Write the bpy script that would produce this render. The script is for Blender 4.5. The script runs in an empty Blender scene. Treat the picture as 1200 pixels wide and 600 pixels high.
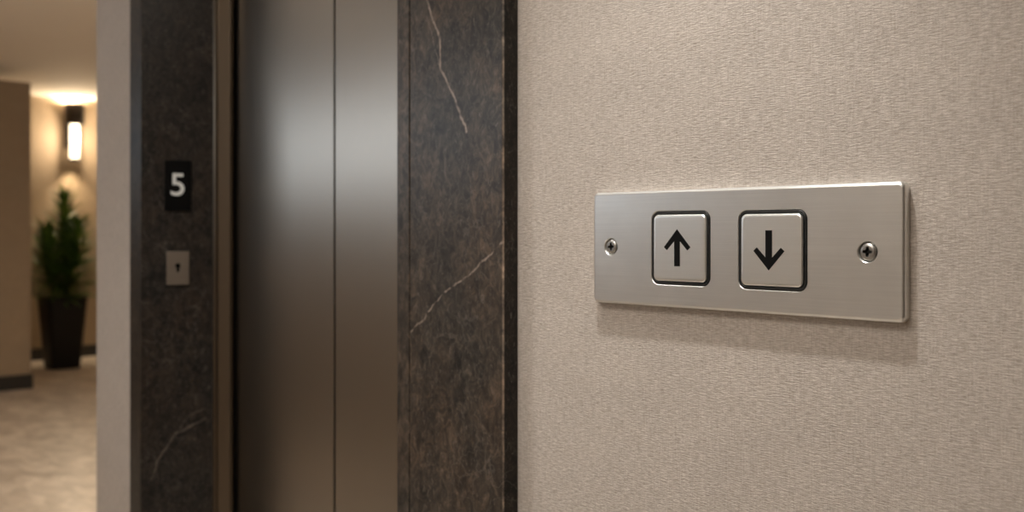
import bpy, bmesh, math, random
from mathutils import Vector, Matrix
random.seed(7)
S = bpy.context.scene
COL = S.collection
PI = math.pi

# ------------------------------------------------------------------ materials
def new_mat(name):
    m = bpy.data.materials.new(name); m.use_nodes = True
    nt = m.node_tree
    return m, nt, nt.nodes['Principled BSDF'], nt.nodes['Material Output']

def N(nt, typ, **kw):
    n = nt.nodes.new(typ)
    for k, v in kw.items(): setattr(n, k, v)
    return n

def link(nt, a, b): nt.links.new(a, b)

def math_(nt, op, a, b=None, c=None, clamp=False):
    n = N(nt, 'ShaderNodeMath', operation=op, use_clamp=clamp)
    for i, v in enumerate((a, b, c)):
        if v is None: continue
        if isinstance(v, (int, float)): n.inputs[i].default_value = v
        else: link(nt, v, n.inputs[i])
    return n.outputs[0]

def vmath(nt, op, a, b=None, scale=None):
    n = N(nt, 'ShaderNodeVectorMath', operation=op)
    for i, v in enumerate((a, b)):
        if v is None: continue
        if isinstance(v, (tuple, list, Vector)): n.inputs[i].default_value = tuple(v)
        else: link(nt, v, n.inputs[i])
    if scale is not None:
        if isinstance(scale, (int, float)): n.inputs['Scale'].default_value = scale
        else: link(nt, scale, n.inputs['Scale'])
    return n.outputs['Value'] if op in ('LENGTH', 'DOT_PRODUCT', 'DISTANCE') else n.outputs[0]

def noise(nt, vec, scale=(1, 1, 1), s=1.0, detail=4, rough=.55, dist=0.0):
    mp = N(nt, 'ShaderNodeMapping'); mp.inputs['Scale'].default_value = scale
    link(nt, vec, mp.inputs['Vector'])
    n = N(nt, 'ShaderNodeTexNoise')
    n.inputs['Scale'].default_value = s; n.inputs['Detail'].default_value = detail
    n.inputs['Roughness'].default_value = rough; n.inputs['Distortion'].default_value = dist
    link(nt, mp.outputs[0], n.inputs['Vector'])
    return n.outputs['Fac']

def ramp(nt, fac, stops, interp='LINEAR'):
    r = N(nt, 'ShaderNodeValToRGB'); cr = r.color_ramp; cr.interpolation = interp
    while len(cr.elements) < len(stops): cr.elements.new(.5)
    for e, (p, c) in zip(cr.elements, stops):
        e.position = p
        e.color = (c, c, c, 1) if isinstance(c, (int, float)) else (*c, 1)
    link(nt, fac, r.inputs[0])
    return r.outputs[0]

def mix(nt, fac, a, b, blend='MIX'):
    n = N(nt, 'ShaderNodeMix', data_type='RGBA', blend_type=blend)
    for i, v in ((0, fac), (6, a), (7, b)):
        if isinstance(v, (int, float)): n.inputs[i].default_value = v
        elif isinstance(v, tuple): n.inputs[i].default_value = (*v, 1)
        else: link(nt, v, n.inputs[i])
    return n.outputs[2]

def bump(nt, bsdf, h, strength, dist):
    b = N(nt, 'ShaderNodeBump'); b.inputs['Strength'].default_value = strength
    b.inputs['Distance'].default_value = dist
    link(nt, h, b.inputs['Height']); link(nt, b.outputs[0], bsdf.inputs['Normal'])

def pos(nt): return N(nt, 'ShaderNodeNewGeometry').outputs['Position']

def plain(name, col, rough=.5, metal=0., emit=None, es=0.):
    m, nt, b, o = new_mat(name)
    b.inputs['Base Color'].default_value = (*col, 1)
    b.inputs['Metallic'].default_value = metal
    p = pos(nt)
    r = noise(nt, p, s=60, detail=3)
    link(nt, math_(nt, 'MULTIPLY_ADD', r, .1, rough - .05), b.inputs['Roughness'])
    if emit:
        b.inputs['Emission Color'].default_value = (*emit, 1); b.inputs['Emission Strength'].default_value = es
    return m

def wallpaper(name='linen_wallpaper', tint=(1, 1, 1)):
    m, nt, b, o = new_mat(name)
    p = pos(nt)
    # horizontal threads, x and y are along the wall, z is up
    th = noise(nt, p, (95, 95, 700), 1.0, 3, .6, .35)
    th2 = noise(nt, p, (190, 190, 1000), 1.0, 2, .6, .2)
    ve = noise(nt, p, (520, 520, 40), 1.0, 2, .6, .2)
    big = noise(nt, p, (9, 9, 14), 1.0, 4, .6)
    wide = noise(nt, p, (1.5, 1.5, 1.2), 1.0, 2, .5)
    h = math_(nt, 'ADD', math_(nt, 'MULTIPLY', th, .62), math_(nt, 'MULTIPLY', th2, .28))
    h = math_(nt, 'ADD', h, math_(nt, 'MULTIPLY', ve, .24))
    c = ramp(nt, h, [(.40, (.345, .295, .248)), (.56, (.48, .422, .366)), (.70, (.63, .57, .51))])
    c = mix(nt, 1.0, c, ramp(nt, big, [(.3, .96), (.7, 1.04)]), 'MULTIPLY')
    c = mix(nt, 1.0, c, ramp(nt, wide, [(.3, .97), (.7, 1.02)]), 'MULTIPLY')
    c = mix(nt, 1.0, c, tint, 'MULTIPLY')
    link(nt, c, b.inputs['Base Color'])
    b.inputs['Roughness'].default_value = .62
    b.inputs['Specular IOR Level'].default_value = .3
    bump(nt, b, h, .8, .0019)
    return m

def seg_dist(nt, p, a, bb):
    a = Vector(a); bb = Vector(bb); ba = bb - a
    pa = vmath(nt, 'SUBTRACT', p, tuple(a))
    h = math_(nt, 'MULTIPLY', vmath(nt, 'DOT_PRODUCT', pa, tuple(ba)), 1 / ba.length_squared, clamp=True)
    n = N(nt, 'ShaderNodeVectorMath', operation='SCALE'); n.inputs[0].default_value = tuple(ba)
    link(nt, h, n.inputs['Scale'])
    return vmath(nt, 'LENGTH', vmath(nt, 'SUBTRACT', pa, n.outputs[0]))

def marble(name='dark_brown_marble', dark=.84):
    m, nt, b, o = new_mat(name)
    p = pos(nt)
    n1 = noise(nt, p, (1.2, 1.2, .9), 42, 8, .72, .9)
    n2 = noise(nt, p, (1, 1, .6), 7, 5, .6, .5)
    n3 = noise(nt, p, (1.3, 1.3, .7), 120, 5, .7, 1.2)
    c = ramp(nt, n1, [(.36, (.018, .017, .0165)), (.48, (.042, .038, .035)), (.58, (.075, .064, .055)), (.70, (.14, .118, .10))])
    warm = ramp(nt, n2, [(.38, (.90, .90, .88)), (.62, (1.22, 1.04, .90))])
    c = mix(nt, 1.0, c, warm, 'MULTIPLY')
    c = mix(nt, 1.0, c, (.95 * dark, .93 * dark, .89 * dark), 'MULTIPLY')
    c = mix(nt, math_(nt, 'MULTIPLY', ramp(nt, n3, [(.55, 0.), (.78, 1.)]), .75), c, (.16, .135, .115))
    # fine hairline crackle
    vor = N(nt, 'ShaderNodeTexVoronoi', feature='DISTANCE_TO_EDGE'); vor.inputs['Scale'].default_value = 24
    nn = N(nt, 'ShaderNodeTexNoise'); nn.inputs['Scale'].default_value = 14; nn.inputs['Detail'].default_value = 5
    link(nt, p, nn.inputs['Vector'])
    wob = vmath(nt, 'SCALE', vmath(nt, 'SUBTRACT', nn.outputs['Color'], (.5, .5, .5)), scale=.11)
    link(nt, vmath(nt, 'ADD', p, wob), vor.inputs['Vector'])
    cr = ramp(nt, vor.outputs['Distance'], [(0., 1.), (.035, 0.)])
    crm = ramp(nt, noise(nt, p, (1, 1, 1), 9, 3), [(.46, 0.), (.66, .32)])
    c = mix(nt, math_(nt, 'MULTIPLY', cr, crm), c, (.17, .145, .125))
    # the big veins, each a polyline on the slab
    nn2 = N(nt, 'ShaderNodeTexNoise'); nn2.inputs['Scale'].default_value = 55; nn2.inputs['Detail'].default_value = 4
    link(nt, p, nn2.inputs['Vector'])
    pw = vmath(nt, 'ADD', p, vmath(nt, 'SCALE', vmath(nt, 'SUBTRACT', nn2.outputs['Color'], (.5, .5, .5)), scale=.012))
    Y = -.03
    veins = [
        ([(-1.345, Y, 1.66), (-1.3099, Y, 1.5745), (-1.2768, Y, 1.5079), (-1.2735, Y, 1.46), (-1.2342, Y, 1.4022), (-1.2094, Y, 1.3539)], .0023, 1.0),
        ([(-1.3099, Y, 1.55), (-1.29, Y, 1.50), (-1.2735, Y, 1.46)], .0010, .4),
        ([(-1.1100, Y, 1.196), (-1.1832, Y, 1.148), (-1.2135, Y, 1.1289), (-1.266, Y, 1.1042), (-1.3211, Y, 1.0575), (-1.3556, Y, 1.0342)], .0016, .95),
        ([(-2.4250, -.007, .60), (-2.4191, .0051, .6433), (-2.4016, .0405, .705), (-2.3707, .1033, .7416)], .0026, .35),
        ([(-2.4016, .0405, .70), (-2.388, .068, .75), (-2.3707, .1033, .765)], .0018, .2),
        ([(-1.30, Y, .30), (-1.21, Y, .45), (-1.15, Y, .52)], .002, .6),
        ([(-1.34, Y, 2.28), (-1.70, Y, 2.21), (-2.10, Y, 2.30)], .002, .7),
    ]
    inten = ramp(nt, noise(nt, p, (1, 1, 1), 40, 3), [(.3, .45), (.55, 1.)])
    for pts, w, s in veins:
        d = None
        for a, q in zip(pts, pts[1:]):
            dd = seg_dist(nt, pw, a, q)
            d = dd if d is None else math_(nt, 'MINIMUM', d, dd)
        f = math_(nt, 'MULTIPLY_ADD', d, -1 / w, 1.35, clamp=True)
        f = math_(nt, 'MULTIPLY', math_(nt, 'MULTIPLY', f, inten), s)
        c = mix(nt, f, c, (.27, .215, .175))
    link(nt, c, b.inputs['Base Color'])
    b.inputs['Roughness'].default_value = .34
    b.inputs['Specular IOR Level'].default_value = .28
    bump(nt, b, n1, .08, .001)
    return m

def steel(name, col, rough, vertical=False, aniso=.5, amt=.08, colvar=.06, blotch=0.):
    m, nt, b, o = new_mat(name)
    p = pos(nt)
    sc = (900, 900, 9) if vertical else (9, 9, 900)
    g = noise(nt, p, sc, 1.0, 3, .6)
    g2 = noise(nt, p, tuple(v * .25 for v in sc), 1.0, 3, .6)
    g = math_(nt, 'ADD', math_(nt, 'MULTIPLY', g, .6), math_(nt, 'MULTIPLY', g2, .4))
    lo = tuple(v * (1 - colvar) for v in col); hi = tuple(min(1, v * (1 + colvar)) for v in col)
    c = ramp(nt, g, [(.35, lo), (.65, hi)])
    if blotch:
        c = mix(nt, 1.0, c, ramp(nt, noise(nt, p, (1, 1, 1), 14, 3), [(.3, 1 - blotch), (.7, 1 + blotch)]), 'MULTIPLY')
    link(nt, c, b.inputs['Base Color'])
    b.inputs['Metallic'].default_value = 1.0
    link(nt, math_(nt, 'MULTIPLY_ADD', g, amt * 2, rough - amt), b.inputs['Roughness'])
    bump(nt, b, g, .10, .0002)
    return m

def stone_floor():
    m, nt, b, o = new_mat('beige_stone_floor')
    p = pos(nt)
    n = noise(nt, p, (.8, 1.6, 1), 5, 7, .65, .8)
    n2 = noise(nt, p, (1, 1, 1), 30, 4, .6)
    c = ramp(nt, n, [(.36, (.36, .305, .25)), (.5, (.50, .43, .36)), (.64, (.66, .58, .49))])
    c = mix(nt, 1.0, c, ramp(nt, n2, [(.3, .93), (.7, 1.05)]), 'MULTIPLY')
    br = N(nt, 'ShaderNodeTexBrick'); br.offset = 0.0
    br.inputs['Color1'].default_value = (1, 1, 1, 1); br.inputs['Color2'].default_value = (.96, .96, .96, 1)
    br.inputs['Mortar'].default_value = (.86, .84, .82, 1)
    br.inputs['Scale'].default_value = 1.0; br.inputs['Mortar Size'].default_value = .0025
    br.inputs['Brick Width'].default_value = .8; br.inputs['Row Height'].default_value = .8
    link(nt, p, br.inputs['Vector'])
    c = mix(nt, 1.0, c, br.outputs['Color'], 'MULTIPLY')
    link(nt, c, b.inputs['Base Color'])
    link(nt, math_(nt, 'MULTIPLY_ADD', n, .2, .22), b.inputs['Roughness'])
    bump(nt, b, n, .05, .002)
    return m

def leaf_mat():
    m, nt, b, o = new_mat('leaf_green')
    p = pos(nt)
    c = ramp(nt, noise(nt, p, (1, 1, 1), 9, 3), [(.35, (.035, .085, .014)), (.55, (.09, .19, .03)), (.72, (.22, .30, .05))])
    link(nt, c, b.inputs['Base Color']); b.inputs['Roughness'].default_value = .42
    return m

M_WALL = wallpaper(tint=(.935, .935, .945)); M_WALL_DIM = wallpaper('dim_hall_wallpaper', (.60, .52, .41)); M_MARBLE = marble(); M_RETURN_SHADE = marble('marble_return_shade', .22); M_ARRIS_GLINT = marble('marble_arris_glint', 3.0); M_MARBLE_DARK = marble('shaded_brown_marble', .36); M_FLOOR = stone_floor()  # marble and hall wallpaper copies carry painted shade and highlight in their tone
M_PLATE = steel('brushed_plate_steel', (.775, .775, .755), .34, amt=.06, colvar=.035, blotch=.04)
M_BUTTON = steel('satin_button_steel', (.86, .87, .85), .33, amt=.03, colvar=.02)
M_DOOR = steel('brushed_door_steel', (.315, .285, .25), .29, vertical=True, amt=.025, colvar=.015)
M_JAMB = steel('bronze_jamb_steel', (.17, .135, .10), .36, vertical=True, amt=.05, colvar=.03)
M_SCREW = steel('screw_steel', (.40, .39, .37), .36, amt=.05)
M_SWITCH = steel('switch_steel', (.28, .24, .20), .42, amt=.04)
M_BLACK = plain('black_rubber', (.006, .006, .006), .38)
M_INK = plain('black_ink', (.003, .003, .003), .8)
M_INK.node_tree.nodes['Principled BSDF'].inputs['Specular IOR Level'].default_value = .12
M_GLASSBLK = plain('black_indicator_face', (.003, .003, .003), .30)
M_GLASSBLK.node_tree.nodes['Principled BSDF'].inputs['Specular IOR Level'].default_value = .15
M_DIGIT = plain('pale_digit', (.55, .55, .52), .5, emit=(.9, .9, .85), es=.08)
M_BASE = plain('dark_baseboard', (.012, .011, .010), .45)
M_SHAFT = plain('dark_shaft', (.01, .01, .01), .8)
M_CEIL = plain('ceiling_paint', (.82, .75, .65), .8)
M_POT = plain('charcoal_pot', (.010, .0095, .009), .5)
M_POT.node_tree.nodes['Principled BSDF'].inputs['Specular IOR Level'].default_value = .15
M_SOIL = plain('soil', (.02, .014, .009), .95)
M_STEM = plain('plant_stem', (.07, .06, .025), .7)
M_LEAF = leaf_mat()
M_BRONZE = plain('dark_bronze', (.018, .012, .008), .4, .6)
M_OPAL = plain('lit_opal_glass', (.9, .85, .75), .4, emit=(1, .80, .55), es=3.2)
M_LAMP = plain('lamp_diffuser', (.9, .9, .88), .5, emit=(1, .90, .78), es=6.0)
M_TRIMW = plain('white_trim', (.7, .68, .65), .4)
M_PANE = plain('added_glowing_pane', (.7, .75, .8), .5, emit=(.80, .90, 1.0), es=2.3)  # self-glowing pane of the added window

# ------------------------------------------------------------------ helpers
def tag(o, label=None, cat=None, group=None, kind=None):
    if label: o['label'] = label
    if cat: o['category'] = cat
    if group: o['group'] = group
    if kind: o['kind'] = kind
    return o

def empty(name, loc=(0, 0, 0), rz=0):
    o = bpy.data.objects.new(name, None); COL.objects.link(o)
    o.empty_display_size = .05; o.location = loc; o.rotation_euler = (0, 0, rz)
    return o

def obj(name, bm, mats, parent=None, origin=(0, 0, 0), smooth=None, bevel=0., segs=2):
    """bm is in world axes around origin; linked as one mesh object"""
    bmesh.ops.recalc_face_normals(bm, faces=bm.faces)
    me = bpy.data.meshes.new(name); bm.to_mesh(me); bm.free()
    for m in (mats if isinstance(mats, (list, tuple)) else [mats]): me.materials.append(m)
    o = bpy.data.objects.new(name, me); COL.objects.link(o)
    o.location = origin
    if parent: o.parent = parent
    if smooth is not None:
        flags = [f.use_smooth for f in me.polygons]
        me.set_sharp_from_angle(angle=math.radians(smooth))
        for f, q in zip(me.polygons, flags): f.use_smooth = q
    if bevel:
        b = o.modifiers.new('bevel', 'BEVEL'); b.width = bevel; b.segments = segs; b.limit_method = 'ANGLE'
        b.angle_limit = math.radians(25); b.harden_normals = False
    return o

def box(bm, x0, x1, y0, y1, z0, z1, mi=0):
    vs = [bm.verts.new((x, y, z)) for z in (z0, z1) for y in (y0, y1) for x in (x0, x1)]
    for f in ((0, 2, 3, 1), (4, 5, 7, 6), (0, 1, 5, 4), (2, 6, 7, 3), (0, 4, 6, 2), (1, 3, 7, 5)):
        fc = bm.faces.new([vs[i] for i in f]); fc.material_index = mi
    return vs

def prism(bm, pts, z0, z1):
    a = [bm.verts.new((x, y, z0)) for x, y in pts]; b = [bm.verts.new((x, y, z1)) for x, y in pts]
    n = len(pts)
    bm.faces.new(a[::-1]); bm.faces.new(b)
    for i in range(n): bm.faces.new((a[i], a[(i + 1) % n], b[(i + 1) % n], b[i]))

def rings(bm, loops, close_first=False, close_last=False, mi=0):
    vv = [[bm.verts.new(p) for p in L] for L in loops]
    n = len(vv[0])
    for a, b in zip(vv, vv[1:]):
        for i in range(n):
            f = bm.faces.new((a[i], a[(i + 1) % n], b[(i + 1) % n], b[i])); f.material_index = mi; f.smooth = True
    if close_first: bm.faces.new(vv[0]).material_index = mi
    if close_last: bm.faces.new(vv[-1][::-1]).material_index = mi
    return vv

def lathe(bm, prof, n=32, axis='z', c=(0, 0, 0), mi=0):
    L = []
    for r, h in prof:
        L.append([(c[0] + r * math.cos(2 * PI * i / n), c[1] + r * math.sin(2 * PI * i / n), c[2] + h) if axis == 'z' else
                  (c[0] + r * math.cos(2 * PI * i / n), c[1] + h, c[2] + r * math.sin(2 * PI * i / n)) for i in range(n)])
    return rings(bm, L, True, True, mi)

def rrect(cx, cz, w, h, r, inset=0., y=0., n=8):
    """rounded rectangle in the XZ plane"""
    w2, h2, rr = w / 2 - inset, h / 2 - inset, max(r - inset, .0004)
    out = []
    for sx, sz, a0 in ((1, 1, 0), (-1, 1, 90), (-1, -1, 180), (1, -1, 270)):
        for k in range(n + 1):
            a = math.radians(a0 + 90 * k / n)
            out.append((cx + sx * (w2 - rr) + rr * math.cos(a), y, cz + sz * (h2 - rr) + rr * math.sin(a)))
    return out

def circ(cx, cz, r, y, n=32):
    return [(cx + r * math.cos(2 * PI * i / n), y, cz + r * math.sin(2 * PI * i / n)) for i in range(n)]

def ring_fill(bm, loops, mi=0):
    """fills the planar region between an outer vert loop and hole vert loops"""
    es = []
    for L in loops:
        for i in range(len(L)):
            e = bm.edges.get((L[i], L[(i + 1) % len(L)])) or bm.edges.new((L[i], L[(i + 1) % len(L)]))
            es.append(e)
    r = bmesh.ops.triangle_fill(bm, use_beauty=True, use_dissolve=False, edges=es)
    for g in r['geom']:
        if isinstance(g, bmesh.types.BMFace): g.material_index = mi

# ------------------------------------------------------------------ setting
H = 2.475
XL, XB, XR, YS, YN = -2.80, -10.06, 3.0, -2.2, 4.2

def struct(name, bm, mat, label, cat, **kw):
    return tag(obj(name, bm, mat, **kw), label, cat, kind='structure')

bm = bmesh.new(); box(bm, XB - .2, XR + .2, YS - .2, YN + .2, -.1, 0)
struct('floor', bm, M_FLOOR, 'pale beige polished stone floor running down the hallway', 'floor')
bm = bmesh.new(); box(bm, XB - .2, XR + .2, YS - .2, YN + .2, H, H + .1)
struct('ceiling', bm, M_CEIL, 'cream ceiling glowing above the wall sconce', 'ceiling')
# wall with the lift: one mesh with the opening cut
bm = bmesh.new()
box(bm, -1.25, XR, 0, .14, 0, H)
box(bm, XL, -2.45, 0, .14, 0, H)
box(bm, -2.45, -1.25, 0, .14, 2.34, H)
struct('wall_front', bm, M_WALL, 'beige linen wallpaper wall around the elevator and behind the steel button plate', 'wall')
bm = bmesh.new(); box(bm, XL, XL + .14, .14, YN, 0, H)
struct('wall_right', bm, M_WALL, 'beige hallway wall turning back behind the elevator', 'wall')
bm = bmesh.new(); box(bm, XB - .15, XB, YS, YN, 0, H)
struct('wall_back', bm, M_WALL_DIM, 'warm lit beige wall at the end of the hallway behind the plant', 'wall')  # linen copy tinted darker and warmer for the hallway's dim light
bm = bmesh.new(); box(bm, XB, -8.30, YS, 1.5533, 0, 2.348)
struct('wall_left', bm, M_WALL_DIM, 'beige wall block at the far left with dark baseboard', 'wall')
bm = bmesh.new()   # opposite wall with an opening for the added window
WX0, WX1, WZ0, WZ1 = -6.9, -2.75, 1.45, 2.02
box(bm, XB, WX0, YS - .15, YS, 0, H); box(bm, WX1, XR, YS - .15, YS, 0, H)
box(bm, WX0, WX1, YS - .15, YS, 0, WZ0); box(bm, WX0, WX1, YS - .15, YS, WZ1, H)
struct('wall_opposite', bm, M_WALL, 'beige wall facing the elevator, behind the viewer', 'wall')
bm = bmesh.new(); box(bm, XR, XR + .15, YS, .14, 0, H)
struct('wall_end', bm, M_WALL, 'beige wall closing the lobby, outside the view', 'wall')
bm = bmesh.new(); box(bm, XB, XL, YN, YN + .15, 0, H)
struct('wall_far', bm, M_WALL_DIM, 'beige wall closing the side hallway, outside the view', 'wall')

def baseboard(name, x0, x1, y0, y1, label):
    bm = bmesh.new(); box(bm, x0, x1, y0, y1, 0, .111)
    struct(name, bm, M_BASE, label, 'baseboard', bevel=.003)
baseboard('baseboard_left', -8.30, -8.286, YS, 1.567, 'dark baseboard along the foot of the left wall block')
baseboard('baseboard_back', XB, XB + .014, 1.5533, YN, 'dark baseboard behind the potted plant')
baseboard('baseboard_front', -1.12, XR, -.014, 0, 'dark baseboard below the button plate wall')
baseboard('baseboard_corner', XL - .014, -2.51, -.014, 0, 'dark baseboard left of the marble elevator surround')
baseboard('baseboard_right', XL - .014, XL, 0.0, YN, 'dark baseboard along the hallway wall behind the elevator')
baseboard('baseboard_opposite', -8.28, XR, YS, YS + .014, 'dark baseboard along the wall behind the viewer')

# unseen window, added for the door reflection and widened to brighten the plate
w = empty('added_window_1', ((WX0 + WX1) / 2, YS, WZ0))
tag(w, 'added unseen wide frosted window in the wall facing the elevator', 'window', kind='structure')
hw, hh = (WX1 - WX0) / 2, WZ1 - WZ0
bm = bmesh.new()
for a in ((-hw, hw, 0, .05), (-hw, hw, hh - .05, hh)): box(bm, a[0], a[1], -.10, -.04, a[2], a[3])
for a in (-hw, -.02, hw - .04): box(bm, a, a + .04, -.10, -.04, .05, hh - .05)
obj('window_frame', bm, M_BRONZE, w)
bm = bmesh.new(); box(bm, -hw + .04, -.02, -.08, -.07, .05, hh - .05); box(bm, .02, hw - .04, -.08, -.07, .05, hh - .05)
obj('pane', bm, M_PANE, w)

# ------------------------------------------------------------------ elevator
tr = empty('trim_1', (-1.9, 0, 0))
tag(tr, 'dark brown veined marble surround framing the elevator opening', 'door surround', kind='structure')
def P(pts, ox=-1.9): return [(x - ox, y) for x, y in pts]
bm = bmesh.new()
prism(bm, P([(-1.1258, 0), (-1.1258, -.0276), (-1.1280, -.03), (-1.3540, -.03), (-1.3552, -.0262), (-1.3578, -.0262), (-1.3592, -.0288), (-1.3935, -.0275), (-1.47, .125), (-1.25, .125), (-1.25, 0)]), 0, 2.34)
bmesh.ops.recalc_face_normals(bm, faces=bm.faces); bm.normal_update()
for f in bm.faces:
    if f.normal.x > .9 and f.calc_center_median().y < 0: f.material_index = 1  # darkened marble stands in for shade on the return face
    if .3 < f.normal.x < .9 and f.calc_center_median().x > .7 and f.calc_center_median().y < -.02: f.material_index = 2; continue  # lightened chamfer paints the highlight along the arris
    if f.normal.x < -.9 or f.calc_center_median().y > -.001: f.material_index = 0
obj('right_panel', bm, [M_MARBLE, M_RETURN_SHADE, M_ARRIS_GLINT], tr, bevel=.0008)
bm = bmesh.new()
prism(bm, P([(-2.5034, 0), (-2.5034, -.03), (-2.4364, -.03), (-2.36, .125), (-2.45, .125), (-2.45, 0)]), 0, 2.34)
obj('left_panel', bm, M_MARBLE_DARK, tr, bevel=.002)  # darker marble copy paints in the shade of the left reveal
bm = bmesh.new()   # header
box(bm, -2.5034 + 1.9, -1.1258 + 1.9, -.03, 0, 2.34, 2.44)
vs = P([(-2.4364, -.03), (-1.3935, -.03), (-1.47, .125), (-2.36, .125)])
prism(bm, vs, 2.12, 2.34)
obj('header_panel', bm, M_MARBLE, tr, bevel=.002)

tf = empty('trim_2', (-1.9, .12, 0))
tag(tf, 'narrow bronze steel jamb between marble and sliding elevator doors', 'door frame', kind='structure')
def Q(pts): return [(x + 1.9, y - .12) for x, y in pts]
bm = bmesh.new()
prism(bm, Q([(-2.375, .125), (-2.3598, .120), (-2.353, .1225), (-2.3530, .1300), (-2.3275, .1480), (-2.3265, .1560), (-2.34, .158), (-2.375, .158)]), 0, 2.12)
obj('left_jamb', bm, M_JAMB, tf, bevel=.001)
bm = bmesh.new()
prism(bm, Q([(-1.455, .1252), (-1.4705, .1252), (-1.478, .1265), (-1.478, .13), (-1.503, .148), (-1.504, .156), (-1.455, .158)]), 0, 2.12)
obj('right_jamb', bm, M_JAMB, tf, bevel=.001)
bm = bmesh.new(); box(bm, -2.3265 + 1.9, -1.504 + 1.9, .005, .038, 2.09, 2.12)
obj('head_jamb', bm, M_JAMB, tf, bevel=.001)
bm = bmesh.new(); box(bm, -2.36 + 1.9, -1.47 + 1.9, .005, .03, 0, .004)
obj('threshold', bm, M_JAMB, tf)

def door(name, x0, x1, label):
    bm = bmesh.new(); c = (x0 + x1) / 2
    box(bm, x0 - c, x1 - c, 0, .030, .008, 2.11)
    o = struct(name, bm, M_DOOR, label, 'elevator door', origin=(c, .165, 0), bevel=.0010, segs=2)
door('door_1', -2.40, -1.8875, 'left sliding elevator door panel of brushed steel, next to bronze jamb')
door('door_2', -1.8810, -1.43, 'right sliding elevator door panel of brushed steel, next to broad marble')
bm = bmesh.new()
box(bm, -2.45, -1.38, .30, .32, 0, 2.3); box(bm, -2.47, -2.45, .14, .32, 0, 2.3); box(bm, -1.38, -1.36, .14, .32, 0, 2.3)
struct('wall_shaft', bm, M_SHAFT, 'black elevator shaft behind the closed doors', 'wall')

# floor indicator with the 5, on the left reveal
TH = math.atan2(.155, .0764)
rv = lambda z, off=0.: (-2.3985 + math.sin(TH) * off, .0469 - math.cos(TH) * off, z)
fi = empty('floor_indicator', rv(1.3139), TH)
tag(fi, 'black rectangular floor indicator showing a pale 5 on dark marble', 'floor indicator')
bm = bmesh.new(); rings(bm, [rrect(0, 0, .0625, .124, .003, i, y, 4) for i, y in ((0, 0), (0, -.004), (.0008, -.005))], True, True)
obj('display_panel', bm, M_GLASSBLK, fi, smooth=40)
cu = bpy.data.curves.new('digit', 'FONT'); cu.body = '5'; cu.size = .0735; cu.align_x = 'CENTER'; cu.align_y = 'CENTER'
cu.extrude = .0004; cu.offset = .0006
to = bpy.data.objects.new('digit_tmp', cu); COL.objects.link(to)
bpy.context.view_layer.update()
me = bpy.data.meshes.new_from_object(to.evaluated_get(bpy.context.evaluated_depsgraph_get()))
bpy.data.objects.remove(to)
xs = [v.co.x for v in me.vertices]; ys = [v.co.y for v in me.vertices]
cx, cy = (min(xs) + max(xs)) / 2, (min(ys) + max(ys)) / 2
sx, sy = .0315 / (max(xs) - min(xs)), .0545 / (max(ys) - min(ys))
for v in me.vertices: v.co = Vector(((v.co.x - cx) * sx - .0008, -.0054 - v.co.z, (v.co.y - cy) * sy + .0022))
me.name = 'digit'; me.materials.append(M_DIGIT)
dg = bpy.data.objects.new('digit', me); COL.objects.link(dg); dg.parent = fi; dg['label'] = 'pale grey digit 5'

# key switch plate
ks = empty('key_switch', rv(1.1122), TH)
tag(ks, 'small square-edged steel key switch plate below the floor indicator', 'key switch')
def keyhole(y, s=1.):
    pts = []
    for k in range(15):
        a = math.radians(-55 + 290 * k / 14); pts.append((.0062 * s * math.cos(a), y, .006 + .0062 * s * math.sin(a)))
    pts += [(-.0026 * s, y, -.0095 * s), (.0026 * s, y, -.0095 * s)]
    return pts
bm = bmesh.new()
o_ = rings(bm, [rrect(0, 0, .053, .0815, .002, i, y, 4) for i, y in ((0, 0), (0, -.006), (.001, -.007))], True, False)
i_ = rings(bm, [keyhole(-.007), keyhole(-.003)], False, True, 1)
ring_fill(bm, [o_[-1], i_[0]])
obj('switch_plate', bm, [M_SWITCH, M_INK], ks, smooth=30)

# ------------------------------------------------------------------ call button plate (hero)
PX, PZ, PW, PH = -.73795, 1.17885, .4465, .1501
cp = empty('call_button_panel', (PX, 0, PZ))
tag(cp, 'brushed steel call plate with up and down arrow buttons on beige wall', 'button panel')
BUT = ((-.8112 - PX, .00095), (-.6767 - PX, .00015))
SCR = ((-.9283 - PX, .0014), (-.5567 - PX, -.0002))
bm = bmesh.new()
prof = [(.0010, .0006), (.0, -.0004), (.0, -.0085), (.0004, -.0099), (.0013, -.0110), (.0025, -.0117), (.0038, -.0120)]
outer = rings(bm, [rrect(0, 0, PW, PH, .0075, i, y, 8) for i, y in prof], True, False)
holes = [outer[-1]]
for bx, bz in BUT:
    L = rings(bm, [rrect(bx, bz, .0930, .0945, .0115, i, y, 8) for i, y in ((-.0008, -.0120), (0, -.0114), (.0002, -.004))], False, True)
    holes.append(L[0])
for sx_, sz_ in SCR:
    L = rings(bm, [circ(sx_, sz_, r, y) for r, y in ((.0121, -.0120), (.0116, -.0116), (.0104, -.0095), (.0100, -.006))], False, True)
    holes.append(L[0])
ring_fill(bm, holes)
obj('faceplate', bm, M_PLATE, cp, smooth=32)

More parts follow.
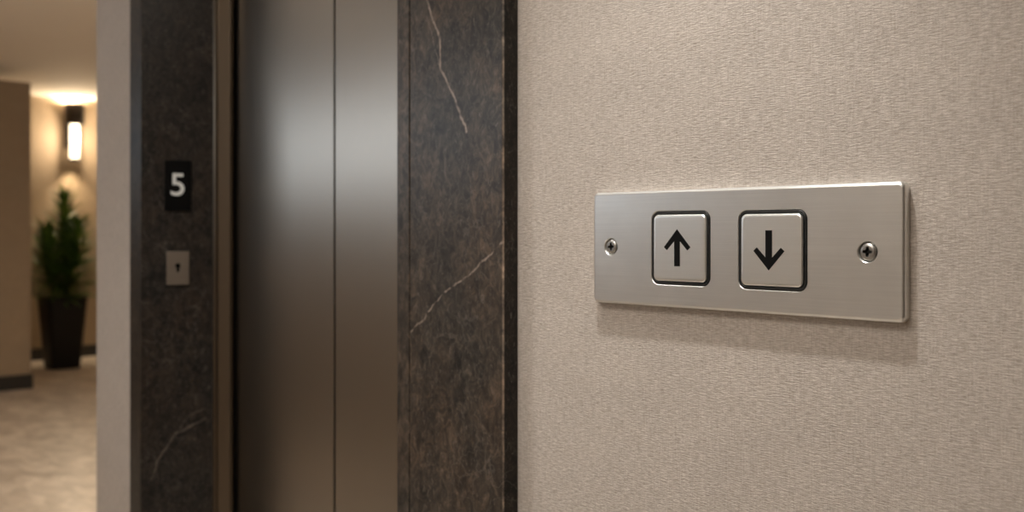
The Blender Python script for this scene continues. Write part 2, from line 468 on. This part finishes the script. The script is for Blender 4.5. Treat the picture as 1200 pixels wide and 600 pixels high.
ARROW = [(0, .0235), (.0210, .0007), (.0163, -.0033), (.0045, .0083), (.0045, -.0235), (-.0045, -.0235), (-.0045, .0083), (-.0163, -.0033), (-.0210, .0007)]
def button(bx, bz, up, name_lab):
    # black gasket ring round the cap
    bm = bmesh.new()
    a = rings(bm, [rrect(bx, bz, .0926, .0941, .0113, i, y, 8) for i, y in ((0, -.0042), (0, -.0108), (.0010, -.0119), (.0028, -.0119), (.0038, -.0110))])
    b_ = rings(bm, [rrect(bx, bz, .0926, .0941, .0113, i, y, 8) for i, y in ((.0038, -.0110), (.0042, -.0042))])
    bmesh.ops.remove_doubles(bm, verts=bm.verts, dist=1e-6)
    obj('gasket', bm, M_BLACK, cp, smooth=50)
    bm = bmesh.new()
    rings(bm, [rrect(bx, bz, .0836, .0851, .0075, i, y, 8) for i, y in ((0, -.0043), (0, -.0125), (.0003, -.0134), (.0011, -.0142), (.0022, -.0145), (.0040, -.0146))], True, True)
    cap = obj('button', bm, M_BUTTON, cp, smooth=40); cap['label'] = name_lab
    bm = bmesh.new()
    s = 1 if up else -1
    pts = ARROW if up else [(x, -z) for x, z in ARROW][::-1]
    f = [bm.verts.new((bx + x - (.0028 if up else .0024), -.0149, bz + z + (.0004 if up else -.0004))) for x, z in pts]
    g = [bm.verts.new((v.co.x, -.0144, v.co.z)) for v in f]
    bm.faces.new(f); bm.faces.new(g[::-1])
    for i in range(len(f)): bm.faces.new((f[i], f[(i + 1) % len(f)], g[(i + 1) % len(f)], g[i]))
    bm.normal_update()
    bmesh.ops.triangulate(bm, faces=[q for q in bm.faces if len(q.verts) > 4])
    o = obj('arrow_symbol', bm, M_INK, cap); o['label'] = 'black arrow pointing ' + ('up' if up else 'down')
button(*BUT[0], True, 'square steel up button')
button(*BUT[1], False, 'square steel down button')

def cross(cx, cz, y, L=.0053, w=.0018, rot=.06):
    pts = []
    for k in range(4):
        a = k * PI / 2 + rot
        d = Vector((math.cos(a), math.sin(a))); n = Vector((-d.y, d.x))
        for q in (d * w * 1.15 - n * w * 1.15, d * L - n * w * .8, d * (L + .0003), d * L + n * w * .8):
            pts.append((cx + q.x, y, cz + q.y))
    return pts
for (sx_, sz_), rot in zip(SCR, (.10, -.04)):
    bm = bmesh.new()
    o_ = rings(bm, [circ(sx_, sz_, r, y) for r, y in ((.0070, -.0061), (.0094, -.0100), (.0094, -.0106), (.0088, -.0114), (.0072, -.0121), (.0062, -.0123))], True, False)
    i_ = rings(bm, [cross(sx_, sz_, -.0123, rot=rot), cross(sx_, sz_, -.0085, .0030, .0008, rot)], False, True, 1)
    ring_fill(bm, [o_[-1], i_[0]])
    obj('screw', bm, [M_SCREW, M_BLACK], cp, smooth=35)

# ------------------------------------------------------------------ wall sconce
def point(name, loc, power, col, rad, parent=None):
    l = bpy.data.lights.new(name, 'POINT'); l.energy = power; l.color = col; l.shadow_soft_size = rad
    o = bpy.data.objects.new(name, l); COL.objects.link(o); o.location = loc
    if parent: o.parent = parent
    return o

def sconce(x, y, rz, label, up, tube):
    sc = empty('wall_sconce', (x, y, 1.88), rz)
    tag(sc, label, 'wall light')
    cxs = .115
    bm = bmesh.new(); box(bm, 0, .02, -.055, .055, .12, .50); box(bm, .02, cxs, -.02, .02, .40, .44)
    obj('wall_bracket', bm, M_BRONZE, sc, bevel=.003)
    bm = bmesh.new(); lathe(bm, [(.060, .338), (.086, .338), (.088, .342), (.088, .528), (.086, .532), (.076, .532), (.072, .50), (.060, .50)], 40, c=(cxs, 0, 0))
    obj('cap', bm, M_BRONZE, sc, smooth=35)
    bm = bmesh.new(); lathe(bm, [(.036, .005), (.042, .010), (.044, .02), (.044, .338)], 40, c=(cxs, 0, 0))
    obj('glass_cylinder', bm, M_OPAL, sc, smooth=35)
    bm = bmesh.new(); lathe(bm, [(.03, -.005), (.048, -.005), (.048, .010), (.044, .014), (.03, .006)], 40, c=(cxs, 0, 0))
    obj('bottom_ring', bm, M_BRONZE, sc, smooth=35)
    area('uplight_lamp', (cxs + .01, 0, .515), (PI, math.radians(-28), 0), .11, up, (1, .80, .55), sc, spread=175)
    area('downlight_lamp', (cxs, 0, -.012), (0, 0, 0),   .08, 2.6, (1, .78, .50), sc, spread=90)
    point('tube_lamp', (cxs + .075, 0, .20), tube, (1, .80, .56), .02, sc)

# ------------------------------------------------------------------ potted plant
pt = empty('potted_plant', (-9.36, 2.15, 0))
tag(pt, 'tall spiky green plant in tapered charcoal planter beneath the sconce', 'potted plant')
def sq(w, r, z, n=5):
    return [(x, y, z) for x, _, y in rrect(0, 0, w, w, r, 0, 0, n)]
bm = bmesh.new()
rings(bm, [sq(.235, .03, 0), sq(.245, .03, .01), sq(.335, .035, .60), sq(.345, .035, .605), sq(.345, .035, .63), sq(.305, .03, .63), sq(.300, .03, .55)], True, True)
obj('planter', bm, M_POT, pt, smooth=40)
bm = bmesh.new()
rings(bm, [sq(.296, .03, .552), sq(.296, .03, .585), sq(.15, .03, .60)], False, True)
obj('soil', bm, M_SOIL, pt)
stems = [(0, 0, 1.00, .0, .02), (.03, .03, .74, .07, .08), (-.03, .03, .64, -.05, .11), (.02, -.05, .70, .04, -.11), (-.04, -.02, .56, -.08, -.10)]
bms = bmesh.new(); bml = bmesh.new()
def leaf(bm, base, az, el, L, w):
    d = Vector((math.cos(az) * math.cos(el), math.sin(az) * math.cos(el), math.sin(el)))
    side = d.cross(Vector((0, 0, 1))).normalized(); up = side.cross(d)
    prev = None; n = 6; p = Vector(base); dd = d.copy()
    for k in range(n + 1):
        t = k / n
        ww = w * (.35 + 1.6 * t) if t < .35 else w * .91 * (1 - ((t - .35) / .65) ** 1.6)
        a = bm.verts.new(p - side * ww + up * ww * .35); m_ = bm.verts.new(p); b = bm.verts.new(p + side * ww + up * ww * .35)
        if prev:
            bm.faces.new((prev[0], prev[1], m_, a)); bm.faces.new((prev[1], prev[2], b, m_))
        prev = (a, m_, b)
        dd = (dd + Vector((0, 0, -.09 * math.cos(el)))).normalized()
        p = p + dd * (L / n)
for bx, by, hgt, lx, ly in stems:
    pr = None
    K = 12
    L = []
    for k in range(K + 1):
        t = k / K; c = Vector((bx + lx * t, by + ly * t, .58 + (hgt - .08) * t)); r = .013 * (1 - .75 * t)
        L.append([(c.x + r * math.cos(a * PI / 3), c.y + r * math.sin(a * PI / 3), c.z) for a in range(6)])
    rings(bms, L, True, True)
    nl = int(240 * hgt)
    for i in range(nl):
        t = .06 + .94 * (i + random.random()) / nl
        c = (bx + lx * t, by + ly * t, .58 + (hgt - .08) * t)
        az = i * 2.4 + random.uniform(-.3, .3)
        el = math.radians(18 + 50 * t + random.uniform(-14, 10)) - .10
        ln = (.43 - .25 * t) * random.uniform(.75, 1.15)
        if t < .15: ln *= .8
        leaf(bml, c, az, el, ln, .015)
obj('stem', bms, M_STEM, pt)
obj('foliage', bml, M_LEAF, pt)

# ------------------------------------------------------------------ lights
def area(name, loc, rot, size, power, col, parent=None, sy=None, spread=180):
    l = bpy.data.lights.new(name, 'AREA'); l.energy = power; l.color = col
    if sy: l.shape = 'RECTANGLE'; l.size = size; l.size_y = sy
    else: l.shape = 'DISK'; l.size = size
    l.spread = math.radians(spread)
    o = bpy.data.objects.new(name, l); COL.objects.link(o); o.location = loc; o.rotation_euler = rot
    if parent: o.parent = parent
    return o

def downlight(x, y, power, col=(1, .86, .70), label='', r=.055, spread=150, cone=None):
    t = empty('recessed_downlight', (x, y, H))
    tag(t, label, 'ceiling light', 'recessed ceiling downlights')
    bm = bmesh.new()
    L = [circ(0, 0, a, 0) for a in (r + .022, r + .02, r, r - .002)]
    zz = (0, -.004, -.004, 0)
    rings(bm, [[(x_, z_, z) for x_, _, z_ in l] for l, z in zip(L, zz)])
    obj('trim_ring', bm, M_TRIMW, t, smooth=40)
    bm = bmesh.new(); f = [bm.verts.new((x_, z_, -.001)) for x_, _, z_ in circ(0, 0, r - .002, 0)]; bm.faces.new(f)
    obj('diffuser', bm, M_LAMP, t)
    if cone:
        l = bpy.data.lights.new('downlight_lamp', 'SPOT'); l.energy = power; l.color = col; l.shadow_soft_size = .035
        l.spot_size = math.radians(cone); l.spot_blend = 1.0
        o = bpy.data.objects.new('downlight_lamp', l); COL.objects.link(o); o.location = (0, 0, -.045); o.parent = t
        return
    area('downlight_lamp', (0, 0, -.006), (0, 0, 0), r * 2, power, col, t, spread=spread)

downlight(-.80, -.33, 95, (1, .985, .95), 'downlight in ceiling nearest above the steel call plate', .05, cone=66)
downlight(-1.75, -.55, 62, (1, .98, .95), 'downlight in ceiling just before the elevator doors', cone=95)
downlight(-4.75, -1.72, 11, (1, .84, .66), 'downlight in ceiling before the frosted window', .10)
downlight(-5.6, 1.9, 12, (1, .80, .58), 'added unseen downlight in ceiling over the side hallway')  # this and the next: out of view, added to warm the hallway floor
downlight(-3.7, 1.2, 20, (1, .86, .70), 'added unseen downlight in ceiling behind the elevator corner')

# added fill light, shaped as a large ceiling panel over the lobby
cl = empty('added_fill_panel', (-.9, -1.5, H))
tag(cl, 'added fill light panel on the lobby ceiling, unseen behind the viewer', 'ceiling light')
bm = bmesh.new()
for a in ((-.62, .62, -.42, -.40), (-.62, .62, .40, .42), (-.62, -.60, -.40, .40), (.60, .62, -.40, .40)): box(bm, *a, -.02, 0)
obj('frame', bm, M_TRIMW, cl)
bm = bmesh.new(); box(bm, -.60, .60, -.40, .40, -.012, 0); obj('diffuser', bm, M_LAMP, cl)
area('fill_panel_lamp', (0, 0, -.025), (0, 0, 0), 1.18, 7.4, (1, .99, .97), cl, sy=.78)

sconce(XB, 2.462, 0, 'dark bronze wall sconce with glowing opal cylinder above the plant', 15, 20)
sconce(XB, 3.75, 0, 'added unseen wall sconce farther along the end wall, hidden behind the elevator corner', 45, 12)  # this and the following sconces: unseen, added to brighten the hallway ceiling
sconce(XL, 1.0, PI, 'added unseen wall sconce on the hallway wall just behind the elevator corner', 55, 10)
sconce(XL, 2.7, PI, 'added unseen wall sconce on the hallway wall deeper behind the elevator', 55, 10)
area('added_window_light', ((WX0 + WX1) / 2, YS - .06, (WZ0 + WZ1) / 2), (-PI / 2, 0, 0), 4.5, 6.5, (.82, .91, 1.0), sy=.5)  # added area lamp giving the unseen window its cool light

wd = bpy.data.worlds.new('world'); S.world = wd; wd.use_nodes = True
wd.node_tree.nodes['Background'].inputs[0].default_value = (.05, .05, .055, 1)

# ------------------------------------------------------------------ camera
cam = bpy.data.cameras.new('camera'); co = bpy.data.objects.new('camera', cam); COL.objects.link(co)
cam.sensor_width = 36; cam.lens = 36.0; cam.clip_start = .02
cam.shift_y = -28 / 1200
co.location = (0, -1.046, 1.2)
co.rotation_euler = (PI / 2, 0, PI / 2 - math.radians(42.5623))
cam.dof.use_dof = True; cam.dof.focus_distance = 1.22; cam.dof.aperture_fstop = 4.2
S.camera = co

S.view_settings.view_transform = 'Standard'; S.view_settings.look = 'None'
S.view_settings.exposure = 0.0; S.view_settings.gamma = 1.0
S.cycles.use_denoising = True
S.cycles.max_bounces = 10; S.cycles.diffuse_bounces = 6; S.cycles.glossy_bounces = 5
S.cycles.sample_clamp_indirect = 4.0
